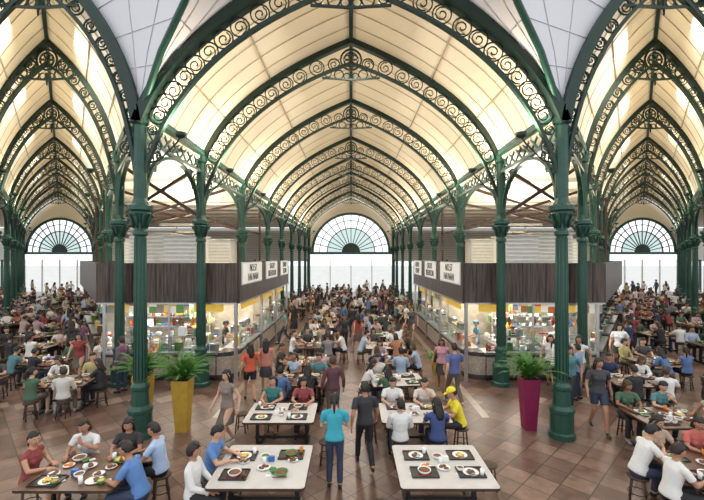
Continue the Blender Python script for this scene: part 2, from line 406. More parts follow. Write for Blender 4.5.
for nm,sx in(('left',-1),('right',1)):
    b=MB(); st=LEFT if sx<0 else RIGHT
    x0=5.1; x1=abs(st[-1][0])-st[-1][2]-.2
    b.box((sx*(x0+x1)/2,47.6,5.8),(x1-x0,.15,4.0),WHITE)
    for k in range(14): b.box((sx*(x0+x1)/2,47.45,4.1+k*.25),(x1-x0,.1,.05),SEAM)
    for k in range(9): b.box((sx*(x0+(x1-x0)*k/8),47.4,2),(.2,.2,4),GREEN)
    x2=abs(st[-1][0])+st[-1][2]+.2
    b.box((sx*(x2+10),47.6,5.8),(20,.15,4.0),WHITE)
    for k in range(9): b.box((sx*(x2+20*k/8),47.4,2),(.2,.2,4),GREEN)
    b.obj('wall_back_'+nm)
# ---------------------------------------------------------------- stalls
def text(s,size,mat,X,parent):
    cu=bpy.data.curves.new('lettering','FONT'); cu.body=s; cu.size=size; cu.extrude=.006; cu.align_x='CENTER'; cu.align_y='CENTER'; cu.materials.append(mat)
    o=bpy.data.objects.new('lettering',cu); scene.collection.objects.link(o); o.parent=parent; o.matrix_local=X
def light(kind,loc,power,col,size=.3,rot=(0,0,0),sy=None,name='lamp'):
    l=bpy.data.lights.new(name,kind); l.energy=power; l.color=col
    if kind=='AREA':
        l.size=size
        if sy: l.shape='RECTANGLE'; l.size_y=sy
    else: l.shadow_soft_size=size
    o=bpy.data.objects.new(name,l); scene.collection.objects.link(o); o.location=loc; o.rotation_euler=rot; return o
def goods(b,p,rr):
    x,y,z=p; k=rr.randrange(6); c=rr.choice([RED,ORA,YEL,GRN,BRN,CER,STEEL,BLU,LEAF,CER])
    if k==0: b.lathe([(.05,0),(.10,.03),(.12,.10),(.11,.10),(.08,.04)],CER,c=(x,y,z),n=10,caps=True); b.ell((x,y,z+.09),(.1,.1,.05),c,8,5)
    elif k==1: b.lathe([(.14,0),(.15,.22),(.16,.22),(.16,.24),(.03,.26),(.03,.29)],STEEL,c=(x,y,z),n=12)
    elif k==2: b.lathe([(.04,0),(.045,.16),(.02,.2),(.02,.25)],c,c=(x,y,z),n=8); b.lathe([(.05,0),(.05,.14),(.03,.18)],rr.choice([RED,ORA,GRN]),c=(x+.1,y+.02,z),n=8)
    elif k==3:
        b.box((x,y,z+.03),(.30,.24,.06),STEEL)
        for q in range(6): b.ell((x-.1+.1*(q%3),y-.05+.1*(q//3),z+.08),(.05,.045,.035),c,7,5)
    elif k==4: b.box((x,y,z+.14),(.24,.2,.28),c); b.box((x,y,z+.30),(.2,.16,.04),CER)
    else:
        for q in range(7): b.lathe([(.06,0),(.10,.02),(.10,.025)],CER,c=(x,y,z+q*.022),n=10)
SIGN_T=[["NO.57","HAI NAN"],["SATAY","BEEHOON"],["KWAY","TEOW"]]
def stall(sx,nm):
    E=bpy.data.objects.new('hawker_stall',None); scene.collection.objects.link(E)
    rr=random.Random(3+sx)
    yf=13.62; xi=3.85; ye=24.2; xo=lambda y:.73*y-1.35
    b=MB(); xa=xo(yf)
    b.box((sx*(xi+xa)/2,yf,3.34),(xa-xi,.14,1.38),FASC)
    b.box((sx*xi,(yf+ye)/2,3.34),(.14,ye-yf,1.38),FASC)
    d=V((sx*(xo(ye)-xo(yf)),ye-yf,0)); ln=d.length; ang=math.atan2(d.y,d.x)
    b.box((sx*(xo(yf)+xo(ye))/2,(yf+ye)/2,3.34),(ln,.14,1.38),FASC,ang)
    b.box((sx*(xi+xo(ye))/2,ye,3.34),(xo(ye)-xi,.14,1.38),FASC)
    for k in range(6): b.box((sx*(xi+(xa-xi)*(k+.5)/6),yf-.075,3.34),(.02,.02,1.38),BLACK)
    b.box((sx*(xi+xa)/2,yf-.09,2.66),(xa-xi,.06,.05),STEEL); b.box((sx*(xi-.09),(yf+ye)/2,2.66),(.05,ye-yf,.05),STEEL)
    b.obj('fascia',E)
    b=MB(); P=[(sx*xi,yf),(sx*xo(yf),yf),(sx*xo(ye),ye),(sx*xi,ye)]
    for z in(2.74,3.9): b.add([(x,y,z) for x,y in P],[(0,1,2,3)],VENT)
    b.obj('stall_ceiling',E)
    b=MB()
    def counter(x0,x1,y0,y1,front):
        cx,cy=(x0+x1)/2,(y0+y1)/2; w,dp=abs(x1-x0),abs(y1-y0)
        b.box((cx,cy,.06),(w-.1,dp-.1,.12),BLACK); b.box((cx,cy,.5),(w,dp,.78),GRAN); b.box((cx,cy,.94),(w+.1,dp+.1,.07),STEEL)
        if front=='y':
            k=int(w/.5)
            for q in range(k): b.box((cx-w/2+w*(q+.5)/k,cy-dp/2-.012,.5),(w/k-.06,.02,.6),TRIMW)
        else:
            k=int(dp/.5)
            for q in range(k): b.box((cx-sx*(w/2+.012),cy-dp/2+dp*(q+.5)/k,.5),(.02,dp/k-.06,.6),TRIMW)
    counter(sx*(xi+.75),sx*(xa-.2),yf+.05,yf+.7,'y')
    X=Matrix.Translation((sx*(xi+.72),yf+.72,0))
    b.lathe([(.6,0),(.6,.1),(.66,.12),(.66,.9),(.70,.91),(.70,.97)],GRAN,n=28,sm=False,X=X)
    b.lathe([(.672,.2),(.672,.82)],TRIMW,n=28,sm=False,X=X,caps=False)
    counter(sx*(xi+.1),sx*(xi+.72),yf+.75,17.3,'x'); counter(sx*(xi+.1),sx*(xi+.72),17.7,20.6,'x'); counter(sx*(xi+.1),sx*(xi+.72),21,24,'x')
    dd=V((.73,1,0)).normalized(); aa=math.atan2(dd.y,sx*dd.x)
    for y in (15.4,18.4,21.4):
        c=(sx*(xo(y)-.5),y,0); 
        b.box((c[0],c[1],.46),(2.9,.6,.9),GRAN,aa); b.box((c[0],c[1],.95),(3.0,.7,.07),STEEL,aa)
        for q in range(9): goods(b,(c[0]+dd.x*sx*(-1.2+.3*q),c[1]+dd.y*(-1.2+.3*q),.985),rr)
        b.box((c[0]-sx*.1,c[1],2.45),(2.4,.06,.36),MENU,aa)
    b.obj('counter',E)
    b=MB()
    def case(x0,x1,y,z):
        w=abs(x1-x0); cx=(x0+x1)/2
        b.box((cx,y-.2,z+.25),(w,.012,.5),GLASS); b.box((cx,y,z+.5),(w,.42,.02),GLASS)
        for q in range(4): b.box((x0+(x1-x0)*q/3,y-.2,z+.25),(.03,.03,.5),STEEL)
        b.box((cx,y-.2,z+.5),(w,.03,.03),STEEL); b.box((cx,y+.2,z+.5),(w,.03,.03),STEEL)
    xm=(xi+.9+xa)/2
    case(sx*(xi+1.5),sx*(xm-.1),yf+.33,.98); case(sx*(xm+.2),sx*(xa-.4),yf+.33,.98)
    for y0,y1 in((14.8,17.1),(17.9,20.4),(21.2,23.8)):
        cy=(y0+y1)/2; x=sx*(xi+.25)
        b.box((x,cy,1.22),(.012,y1-y0,.46),GLASS); b.box((sx*(xi+.42),cy,1.46),(.36,y1-y0,.02),GLASS)
        for q in range(4): b.box((x,y0+(y1-y0)*q/3,1.22),(.03,.03,.46),STEEL)
        b.box((x,cy,1.46),(.03,y1-y0,.03),STEEL)
    b.obj('glass_display',E)
    b=MB(); x=xi+.9
    while x<xa-.4: goods(b,(sx*x,yf+.36,.98),rr); x+=.25
    x=xi+1.6
    while x<xa-.6: goods(b,(sx*x,yf+.33,1.50),rr); x+=.42
    y=14.7
    while y<23.9:
        if not 17.2<y<17.8 and not 20.5<y<21.1:
            goods(b,(sx*(xi+.42),y,.98),rr)
            if rr.random()<.7: goods(b,(sx*(xi+.42),y,1.48),rr)
        y+=.28
    x=xi+1.3
    while x<xa-.5:
        if rr.random()<.6:
            c=rr.choice([BRN,ORA,STEEL,RED]); b.tube([(sx*x,yf+.5,2.3),(sx*x,yf+.5,2.1)],.008,STEEL,n=4); b.loft([((sx*x,yf+.5,2.12),(.03,0,0),(0,.03,0)),((sx*x,yf+.5,1.98),(.07,0,0),(0,.06,0)),((sx*x,yf+.5,1.82),(.03,0,0),(0,.03,0))],c,n=8)
        x+=.22
    b.tube([(sx*(xi+1.2),yf+.5,2.3),(sx*(xa-.4),yf+.5,2.3)],.012,STEEL,n=5)
    b.obj('dishes_and_food',E)
    b=MB(); yb=16.3
    b.box((sx*(xi+1.9+xo(yb)-.6)/2,yb,1.37),(xo(yb)-.6-xi-1.9,.1,2.74),BACKW)
    b.box((sx*(xi+2.3),(yb+ye)/2,1.37),(.1,ye-yb,2.74),BACKW)
    for y in(17.5,20.8,24.1): b.box((sx*(xi+1.35),y,1.37),(1.9,.1,2.74),BACKW)
    for z in(1.45,1.85,2.25): 
        b.box((sx*(xi+3.6),yb-.22,z),(3.0,.32,.03),STEEL)
        for q in range(11): goods(b,(sx*(xi+2.2+.28*q),yb-.22,z+.02),rr)
    b.box((sx*(xi+3.4),yb-.5,.45),(3.2,.7,.9),STEEL)
    for q in range(7): goods(b,(sx*(xi+2.0+.45*q),yb-.5,.9),rr)
    b.box((sx*(xi+3.4),yf+.25,2.47),(2.9,.06,.36),MENU)
    b.box((sx*(xi+1.1),yf+.3,2.5),(1.0,.06,.34),SIGNY)
    for y0,y1 in((14.9,17.3),(17.8,20.6),(21.1,23.9)):
        y=(y0+y1)/2
        b.box((sx*(xi+2.2),y,2.25),(.06,y1-y0-.3,.7),MENU); b.box((sx*(xi+.25),y,2.48),(.06,y1-y0-.2,.4),rr.choice([MENU,SIGNY,MENU]))
        b.box((sx*(xi+1.9),y,.45),(.6,2.2,.9),STEEL); b.box((sx*(xi+2.05),y,1.5),(.3,2.2,.03),STEEL)
        for q in range(8): goods(b,(sx*(xi+1.85),y-1+.28*q,.9),rr); goods(b,(sx*(xi+2.05),y-1+.28*q,1.52),rr)
    b.obj('stall_interior',E)
    b=MB()
    for x,y in((xi+.1,yf+.1),(xo(yf)-.15,yf+.1),(xi+.05,ye),(xi+.06,17.5),(xi+.06,20.8)): b.box((sx*x,y,1.35),(.1,.1,2.7),STEEL)
    b.box((sx*(xi+2.4),yf+.12,1.8),(.06,.06,1.8),STEEL)
    b.obj('posts',E)
    b=MB()
    for k,(y0,y1) in enumerate(((13.75,16.7),(17.6,20.2),(21.2,23.6))):
        x=sx*(xi-.10); b.box((x,(y0+y1)/2,3.66),(.06,y1-y0,.72),SIGNW); b.box((x,(y0+y1)/2,3.66),(.04,y1-y0+.08,.8),STEEL)
        cols=[V((0,1,0)),V((0,0,1)),V((1,0,0))] if sx<0 else [V((0,-1,0)),V((0,0,1)),V((-1,0,0))]
        for j,t in enumerate(SIGN_T[k]):
            X=Matrix((cols[0],cols[1],cols[2])).transposed().to_4x4(); X.translation=V((sx*(xi-.137),(y0+y1)/2,3.83-.34*j)); text(t,.38,BLACK,X,E)
    b.obj('signboard',E)
    b=MB()
    for x,y,w,h in((6.0,14.6,1.2,1.05),(7.6,15.6,1.5,1.2),(5.9,18.5,1.0,1.1),(9.2,18.6,2.,1.1),(7.5,22,1.6,1.1),(11,22,2.5,1.1)):
        b.box((sx*x,y,3.9+h/2),(w,1.1,h),VENT)
        for q in range(int(h/.14)): b.box((sx*x,y-.58,4.0+q*.14),(w-.1,.06,.05),WHITE)
        b.box((sx*x,y,3.93+h),(w+.15,1.25,.05),VENT)
    b.obj('vent_housing',E)
    b=MB()
    for y in (14.4,18.8,23.2):
        xl=xo(y)
        b.beam([(sx*5.3,y,5.6),(sx*(xl-.8),y,7.6)],(0,1,0),.10,.12,DWOOD); b.beam([(sx*(xl-.8),y,5.6),(sx*5.3,y,7.6)],(0,1,0),.11,.12,DWOOD)
        for x in (5.3,xl-.8): b.beam([(sx*x,y,3.92),(sx*x,y,7.7)],(0,1,0),.10,.10,DWOOD)
    b.obj('roof_brace',E)
    b=MB()
    for x,y in((xi+2.2,14.9),(xi+4.1,15.2),(xi+1.2,16.2),(xi+1.2,19.1),(xi+1.2,22.4)):
        b.box((sx*x,y,2.70),(1.1,.16,.05),LAMP)
        l=light('AREA',(sx*x,y,2.64),68,(1,.93,.80),1.1,sy=.3,name='stall_tube_light'); l.parent=E
    for x,y in((6.8,14.6),(8,19),(10,23)):
        b.box((sx*x,y+1,5.5),(1.2,.3,.08),VENT)
        l=light('AREA',(sx*x,y+1,5.56),300,(1,.90,.75),1.2,rot=(pi,0,0),name='added_aisle_fill'); l.parent=E  # added fill on an invented housing and pole, brightens the aisle ceiling
        b.tube([(sx*x,y+1,5.5),(sx*x,y+1,3.9)],.03,VENT)
    b.obj('tube_lights',E)
stall(-1,'left'); stall(1,'right')
# ---------------------------------------------------------------- furniture
def table_mesh(top,name,d=1.15):
    b=MB(); w=1.5
    pts=[]; r=.06
    for cx,cy,a0 in((w/2-r,d/2-r,0),(-w/2+r,d/2-r,pi/2),(-w/2+r,-d/2+r,pi),(w/2-r,-d/2+r,1.5*pi)):
        for k in range(4): a=a0+pi/6*k; pts.append((cx+r*math.cos(a),cy+r*math.sin(a)))
    n=len(pts)
    b.add([(x,y,.715) for x,y in pts]+[(x,y,.75) for x,y in pts],[tuple(range(n-1,-1,-1)),tuple(range(n,2*n))],top)
    b.add([(x*1.004,y*1.004,.71) for x,y in pts]+[(x*1.004,y*1.004,.748) for x,y in pts],[(k,(k+1)%n,n+(k+1)%n,n+k) for k in range(n)],DWOOD)
    b.box((0,0,.68),(w-.25,.08,.06),BLACK); b.box((0,0,.2),(w-.3,.05,.05),BLACK)
    for s_ in(-1,1):
        b.box((s_*(w/2-.2),0,.36),(.07,.07,.68),BLACK); b.box((s_*(w/2-.2),0,.03),(.08,d-.35,.06),BLACK); b.box((s_*(w/2-.2),0,.69),(.06,d-.3,.04),BLACK)
    return b.mesh(name)
TLIGHT=table_mesh(TAB,'table_light'); TBROWN=table_mesh(WOODT,'table_brown'); TBIG=table_mesh(TAB,'table_light_large',1.4)
def stool_mesh():
    b=MB(); b.lathe([(.15,.41),(.165,.42),(.17,.44),(.15,.452)],DWOOD,n=16)
    for k in range(4):
        a=pi/4+pi/2*k; c,s_=math.cos(a),math.sin(a); b.tube([(c*.17,s_*.17,0),(c*.12,s_*.12,.42)],.017,DWOOD,n=5)
    b.tube([(.15*math.cos(2*pi*k/12),.15*math.sin(2*pi*k/12),.17) for k in range(12)],.01,DWOOD,n=4,closed=True)
    return b.mesh('stool')
STOOL=stool_mesh()
def setting_mesh(seed):
    rr=random.Random(seed); b=MB()
    def bowl(x,y,c,food,r=.10): b.lathe([(r*.45,0),(r*.8,.025),(r,.065),(r*.93,.065),(r*.9,.055)],c,c=(x,y,0),n=14); b.ell((x,y,.05),(r*.88,r*.88,.02),food,10,5)
    def plate(x,y,food,r=.13):
        b.lathe([(r*.6,0),(r*.8,.008),(r,.022),(r*.98,.024),(r*.6,.012)],CER,c=(x,y,0),n=16)
        for q in range(5): b.ell((x+rr.uniform(-.05,.05),y+rr.uniform(-.05,.05),.025),(.035,.03,.018),food,7,5)
    def cup(x,y,c): b.lathe([(.028,0),(.035,.11),(.032,.11),(.03,.09)],c,c=(x,y,0),n=10)
    foods=[BRN,ORA,BRN,LEAF,BRN,BRN,YEL]
    for sx in(-1,1):
        for sy in(-1,1):
            x=sx*.37+rr.uniform(-.05,.05); y=sy*.3+rr.uniform(-.04,.04)
            if rr.random()<.6:
                b.box((x,y,.006),(.42,.31,.012),TRAY); 
                for e in(-1,1): b.box((x+e*.21,y,.015),(.012,.31,.022),TRAY); b.box((x,y+e*.155,.015),(.42,.012,.022),TRAY)
            k=rr.random()
            if k<.45: bowl(x,y,rr.choice([CER,CER,CER,GRN]),rr.choice(foods),.11)
            else: plate(x,y,rr.choice(foods),.13)
            if rr.random()<.7: cup(x+.16,y+.08*sy,rr.choice([CER,ORA,BRN,CER]))
            if rr.random()<.7: bowl(x-.15,y+.07,rr.choice([CER,CER,GRN]),rr.choice(foods),.06)
            if rr.random()<.6: plate(x+.05,y-.19*sy,rr.choice(foods),.09)
            for q in(0,.015): b.tube([(x+.1,y-.1+q,.02),(x-.12,y-.13+q,.025)],.004,RED if rr.random()<.3 else DWOOD,n=4)
            b.box((x-.2,y-.02,.004),(.09,.07,.006),CER,rr.random())
    cup(0,.02,CER); plate(.02,-.12,rr.choice(foods),.11); bowl(-.02,.2,CER,rr.choice(foods),.08)
    b.box((.1,.12,.04),(.10,.06,.08),rr.choice([CER,BLU,RED]))
    return b.mesh('table_setting')
SETS=[setting_mesh(i) for i in range(6)]
# ---------------------------------------------------------------- people
PM=[SK,SHIRT,LOWER,HAIR,SHOE,CER,BLACK,LIP]
def hand(b,wr,dr,nrm,curl=.6,side=1):
    d=V(dr).normalized(); n=(V(nrm)-d*V(nrm).dot(d)).normalized(); s_=d.cross(n)*side
    w=V(wr)
    b.loft([(w-d*.01,s_*.024,n*.018),(w+d*.03,s_*.036,n*.017),(w+d*.075,s_*.040,n*.014),(w+d*.09,s_*.036,n*.010)],SK,n=10)
    for k,L in enumerate((.062,.072,.068,.052)):
        r0=w+d*.08+s_*(.028-.019*k); a=curl*.5; p=[r0]; dd=d
        for j,f in enumerate((.42,.32,.26)):
            a2=a*(j+1)*.6; dd=(d*math.cos(a2)-n*math.sin(a2)).normalized(); p.append(p[-1]+dd*L*f)
        b.tube(p,[.0095,.0088,.008,.0062],SK,n=6)
    t0=w+d*.025+s_*.03; b.tube([t0,t0+d*.025+s_*.022-n*.006,t0+d*.055+s_*.026-n*.014],[.012,.010,.007],SK,n=6)
def head(b,pos,yaw,pitch,hair,female):
    X=Matrix.Translation(pos)@Matrix.Rotation(yaw,4,'Z')@Matrix.Rotation(-pitch,4,'X')@Matrix.Scale(1.05,4)
    def fn(x,y,z):
        if z<0:
            k=-z; x*=1-.30*k*k; y*=(1-.10*k) if y>0 else (1-.38*k)
        if y>.55 and abs(x)<.5 and -.05<z<.15 and abs(x)>.2: y*=.95
        if y>.6: y*=.975
        return x,y,z
    b.ell((0,0,0),(.077,.093,.115),SK,20,14,X=X,fn=fn)
    b.loft([((0,.082,.022),(.006,0,0),(0,.006,.0)),((0,.094,-.008),(.009,0,0),(0,.012,0)),((0,.100,-.024),(.013,0,0),(0,.013,0)),((0,.088,-.032),(.010,0,0),(0,.008,0))],SK,n=8,X=X)
    for s_ in(-1,1):
        b.ell((s_*.029,.077,.004),(.0125,.011,.006),CER,8,6,X=X); b.ell((s_*.029,.086,.004),(.006,.004,.006),BLACK,8,6,X=X)
        b.tube([(s_*.014,.087,.021),(s_*.03,.085,.026),(s_*.045,.074,.021)],.0035,HAIR,n=4,X=X)
        b.ell((s_*.077,-.004,-.004),(.009,.018,.030),SK,8,6,X=X)
    b.ell((0,.083,-.052),(.022,.009,.006),LIP,10,6,X=X)
    fr=.42 if hair!='cap' else .5
    def hf(x,y,z):
        k=1.+.035*math.sin(9*x+4*y)*math.cos(7*z+5*x)+(.03 if z>.2 else 0)
        if y>.15 and z<fr+.18*abs(x)-.25*max(0,x): k=.78
        elif z<(-.42-.2*abs(y) if not female else -.6): k=.70
        elif y>-.15 and z<-.08 and not female: k=.80
        elif abs(y)<.25 and z<.05: k=.9
        return x*k,y*k,z*k
    b.ell((0,-.008,.010),(.087,.104,.124),HAIR,32,24,X=X,fn=hf)
    if hair=='short':
        for q in range(9): 
            a=-1.1+.28*q; b.tube([(math.sin(a)*.04,-.02,.128),(math.sin(a)*.066,.055,.10),(math.sin(a)*.066+.010,.080,.075)],[.014,.014,.006],HAIR,n=6,X=X)
    if hair=='long':
        b.loft([((0,-.045,.06),(.080,0,0),(0,.05,0)),((0,-.055,-.03),(.088,0,0),(0,.05,0)),((0,-.075,-.13),(.092,0,0),(0,.038,0)),((0,-.085,-.24),(.085,0,0),(0,.028,0)),((0,-.085,-.30),(.05,0,0),(0,.012,0))],HAIR,n=14,X=X)
        for s_ in(-1,1): b.tube([(s_*.035,.07,.095),(s_*.072,.04,.05),(s_*.084,.015,-.02),(s_*.085,-.01,-.12),(s_*.075,-.03,-.2)],[.010,.016,.020,.022,.008],HAIR,n=7,X=X)
    if hair=='bob':
        b.loft([((0,-.035,.06),(.082,0,0),(0,.06,0)),((0,-.04,-.04),(.092,0,0),(0,.062,0)),((0,-.045,-.11),(.088,0,0),(0,.055,0)),((0,-.045,-.125),(.06,0,0),(0,.03,0))],HAIR,n=14,X=X)
    if hair=='pony':
        b.ell((0,-.11,.03),(.03,.03,.03),HAIR,8,6,X=X); b.tube([(0,-.12,.03),(0,-.155,-.02),(0,-.15,-.12),(0,-.13,-.2)],[.018,.028,.024,.006],HAIR,n=8,X=X)
    if hair=='cap':
        b.ell((0,-.004,.045),(.09,.107,.10),SHIRT,16,10,X=X,fn=lambda x,y,z:(x,y,max(z,-.05)))
        b.loft([((0,.09,.045),(.06,0,0),(0,0,.006)),((0,.15,.035),(.05,0,0),(0,0,.005)),((0,.165,.03),(.03,0,0),(0,0,.004))],SHIRT,n=12,X=X)
def person(name,J,female,hair,lower='trousers',yaw=0,pitch=.1,sleeve='short',apron=False,curl=.8):
    b=MB()
    for m in PM: b.mi(m)
    g=.93 if female else 1.
    P,W,C,N,H=[V(J[k]) for k in('pelvis','waist','chest','neck','head')]
    def fwd(t): t=t.normalized(); return V((0,t.z,-t.y)).normalized()
    LX=V((1,0,0))
    f1=fwd(W-P); f2=fwd(C-W); f3=fwd(N-C)
    ch=C+(N-C)*.45; shl=C+(N-C)*.74
    b.loft([(P-(W-P)*.28,LX*.176,f1*.132),(P,LX*.176*(1.03 if female else 1),f1*.130),(P.lerp(W,.6),LX*.158*g,f1*.114),(W,LX*.145*g,f2*.105),(W.lerp(C,.55),LX*.158*g,f2*.112),(C,LX*.170*g,f2*.120),(ch,LX*.172*g,f3*.110),(shl,LX*.130*g,f3*.082),(N-(N-C)*.02,LX*.070,f3*.060)],SHIRT,n=20)
    if female:
        for s_ in(-1,1): b.ell(C+LX*s_*.07+f2*.08+V((0,0,-.005)),(.058,.05,.058),SHIRT,10,8)
    b.tube([N-(N-C)*.12,N+(H-N)*.3,H+V((0,-.012,-.06))],[.060,.053,.050],SK,n=12)
    b.ell(P-(W-P)*.35,(.150,.108,.11),LOWER,14,8)
    for s_,k in((-1,'L'),(1,'R')):
        S=V(J['sh'+k])+V((0,0,-.018)); E=V(J['el'+k]); Wr=V(J['wr'+k])
        b.ell(S,.060*g,SHIRT,10,8)
        b.tube([C.lerp(N,.80)+LX*s_*.05,S],[.055,.056*g],SHIRT,n=10); b.tube([C.lerp(N,.45)+LX*s_*.08,S],[.07,.056*g],SHIRT,n=10)
        if sleeve=='short': b.tube([S,S.lerp(E,.62)],[.060*g,.060*g],SHIRT,n=12)
        elif sleeve=='long': b.tube([S,E],[.060*g,.050*g],SHIRT,n=12); b.ell(E,.049*g,SHIRT,8,6); b.tube([E,E.lerp(Wr,.92)],[.049*g,.038],SHIRT,n=12)
        b.tube([S,S.lerp(E,.5),E],[.048*g,.045*g,.037*g],SK,n=10); b.ell(E,.037*g,SK,8,6)
        b.tube([E,E.lerp(Wr,.35),Wr],[.037*g,.038*g,.025*g],SK,n=10)
        Hp=V(J['hip'+k]); K=V(J['kn'+k]); A=V(J['an'+k]); T=V(J.get('toe'+k,(A.x,A.y+.15,.03)))
        b.tube([Hp,Hp.lerp(K,.5),K],[.090,.078,.058],SK if lower in('skirt','shorts') else LOWER,n=12); 
        if lower=='trousers':
            b.ell(K,.06,LOWER,10,7); b.tube([K,K.lerp(A,.35),K.lerp(A,.93)],[.060,.062,.052],LOWER,n=12)
        else:
            b.ell(K,.052,SK,10,7); b.tube([K,K.lerp(A,.3),A],[.050,.053,.033],SK,n=12)
            if lower=='shorts': b.tube([Hp+V((0,0,.02)),Hp.lerp(K,.62)],[.10,.088],LOWER,n=12)
            elif lower=='skirt' and abs(Hp.z-K.z)<.2: b.tube([Hp,Hp.lerp(K,.85)],[.10,.085],LOWER,n=12)
        b.tube([K.lerp(A,.8),A],[.04,.036],SK,n=8)
        d=(T-A); d.z=0; d.normalize(); sd=V((-d.y,d.x,0))
        b.loft([(A-d*.06+V((0,0,-.03)),sd*.028,V((0,0,.038))),(A-d*.01+V((0,0,-.035)),sd*.036,V((0,0,.042))),(A+d*.08+V((0,0,-.048)),sd*.044,V((0,0,.030))),(A+d*.15+V((0,0,-.054)),sd*.038,V((0,0,.022))),(A+d*.185+V((0,0,-.058)),sd*.018,V((0,0,.014)))],SHOE,n=12)
    if lower=='skirt' and abs(V(J['hipL']).z-V(J['knL']).z)>.2:
        kz=V(J['knL']).lerp(V(J['knR']),.5)
        b.loft([(P,LX*.155,f1*.115),(P-V((0,0,.15)),LX*.18,V((0,.14,0))),(V((0,kz.y*.7,kz.z+.06)),LX*.20,V((0,.2,0)))],LOWER,n=20)
    src=b.mesh('tmp'); o=bpy.data.objects.new('tmp',src); scene.collection.objects.link(o)
    md=o.modifiers.new('r','REMESH'); md.mode='VOXEL'; md.voxel_size=.0115
    sm=o.modifiers.new('s','SMOOTH'); sm.iterations=4; sm.factor=.5
    dg=bpy.context.evaluated_depsgraph_get(); ev=o.evaluated_get(dg); me=bpy.data.meshes.new_from_object(ev)
    bvh=BVHTree.FromPolygons(b.v,b.f)
    c=MB()
    for m in PM: c.mi(m)
    c.v=[v.co.copy() for v in me.vertices]
    for p in me.polygons:
        q=bvh.find_nearest(p.center); c.f.append(list(p.vertices)); c.m.append(b.m[q[2]]); c.s.append(True)
    bpy.data.objects.remove(o); bpy.data.meshes.remove(src); bpy.data.meshes.remove(me)
    head(c,H,yaw,pitch,hair,female)
    for s_,k in((-1,'L'),(1,'R')):
        E=V(J['el'+k]); Wr=V(J['wr'+k]); hd=V(J.get('hd'+k,Wr-E)); nn=V(J.get('hn'+k,(0,0,1)))
        hand(c,Wr,hd,nn,curl,side=s_*1)
    if apron:
        c.loft([(C+f2*.06,LX*.11,f2*.085),(W+f2*.03,LX*.145,f2*.095),(P+f1*.03,LX*.175,f1*.135),(P-V((0,0,.35))+f1*.03,LX*.16,V((0,.13,0)))],CER,n=16)
    return c.mesh(name)
def sit(lean=.06,**k):
    l=lean
    J=dict(pelvis=(0,0,.56),waist=(0,l*.3,.70),chest=(0,l*1.0,.88),neck=(0,l*1.5,1.06),head=(0,l*1.9+.015,1.21),
      shL=(-.185,l*1.35,1.00),shR=(.185,l*1.35,1.00),hipL=(-.09,.02,.545),hipR=(.09,.02,.545),knL=(-.12,.43,.53),knR=(.12,.42,.53),anL=(-.12,.36,.09),anR=(.13,.40,.09),
      elL=(-.25,l+.14,.80),elR=(.25,l+.14,.80),wrL=(-.13,l+.34,.795),wrR=(.13,l+.34,.795),hdL=(.3,.9,-.05),hdR=(-.3,.9,-.05))
    J.update(k); return J
def std(stride=0,**k):
    s=stride
    J=dict(pelvis=(0,0,.94),waist=(0,.0,1.09),chest=(0,.015,1.26),neck=(0,.0,1.44),head=(0,.025,1.59),
      shL=(-.19,0,1.385),shR=(.19,0,1.385),hipL=(-.09,0,.91),hipR=(.09,0,.91),
      knL=(-.095,.03+s*.20,.50),knR=(.095,.03-s*.02,.50),anL=(-.10,s*.30,.09),anR=(.10,-s*.28,.09+s*.05),
      elL=(-.265,-.03-s*.10,1.12),elR=(.265,-.03+s*.08,1.12),wrL=(-.285,.05-s*.12,.88),wrR=(.285,.07+s*.16,.89),hnL=(-1,0,0),hnR=(1,0,0))
    J.update(k); return J
SEATED=[
 person('seated_man',sit(.06),False,'short',pitch=.35),
 person('seated_man_eating',sit(.12,elR=(.26,.24,.84),wrR=(.10,.36,.98),hdR=(-.5,-.1,.6),hnR=(0,1,0)),False,'short',pitch=.4),
 person('seated_woman',sit(.05),True,'long',pitch=.25,yaw=.3,sleeve='short'),
 person('seated_woman_talking',sit(.03,elL=(-.24,.1,.80),wrL=(-.08,.3,.80)),True,'pony',lower='skirt',yaw=-.5,pitch=.05,sleeve='none'),
 person('seated_man_upright',sit(0.0,wrL=(-.12,.3,.63),wrR=(.12,.3,.63),elL=(-.24,.08,.76),elR=(.24,.08,.76)),False,'short',yaw=.5,pitch=.05,sleeve='long'),
 person('seated_woman_bob',sit(.09,elL=(-.26,.24,.84),wrL=(-.08,.36,.97),hdL=(.4,-.1,.6),hnL=(0,1,0)),True,'bob',pitch=.35),
 person('seated_man_turned',sit(.04,elR=(.28,.12,.80),wrR=(.2,.34,.80)),False,'short',yaw=-.6,pitch=.1,sleeve='short'),
 person('seated_woman_leaning',sit(.14,wrL=(-.05,.42,.80),wrR=(.08,.42,.80)),True,'long',yaw=-.2,pitch=.4,sleeve='long'),
]
SEATCAP=person('seated_man_cap',sit(.1),False,'cap',pitch=.35)
STANDING=[
 person('walking_man',std(1),False,'short',sleeve='short'),
 person('walking_woman',std(.8),True,'long',lower='skirt',sleeve='none'),
 person('standing_woman',std(.1,wrL=(-.12,.3,1.10),wrR=(.12,.3,1.10),elL=(-.24,.06,1.12),elR=(.24,.06,1.12),hdL=(.2,.9,0),hdR=(-.2,.9,0),hnL=(0,0,1),hnR=(0,0,1)),True,'pony',sleeve='short',pitch=.2),
 person('walking_woman_shorts',std(.9),True,'long',lower='shorts',sleeve='short',yaw=.3),
 person('standing_man',std(.15),False,'short',sleeve='long',yaw=-.4),
]
COOK=person('cook',std(.1,wrL=(-.12,.3,1.05),wrR=(.12,.33,1.08),elL=(-.24,.06,1.12),elR=(.24,.06,1.12),hdL=(.2,.9,0),hdR=(-.2,.9,0),hnL=(0,0,1),hnR=(0,0,1)),False,'cap',sleeve='short',pitch=.35,apron=True)
WH=(.70,.70,.69)
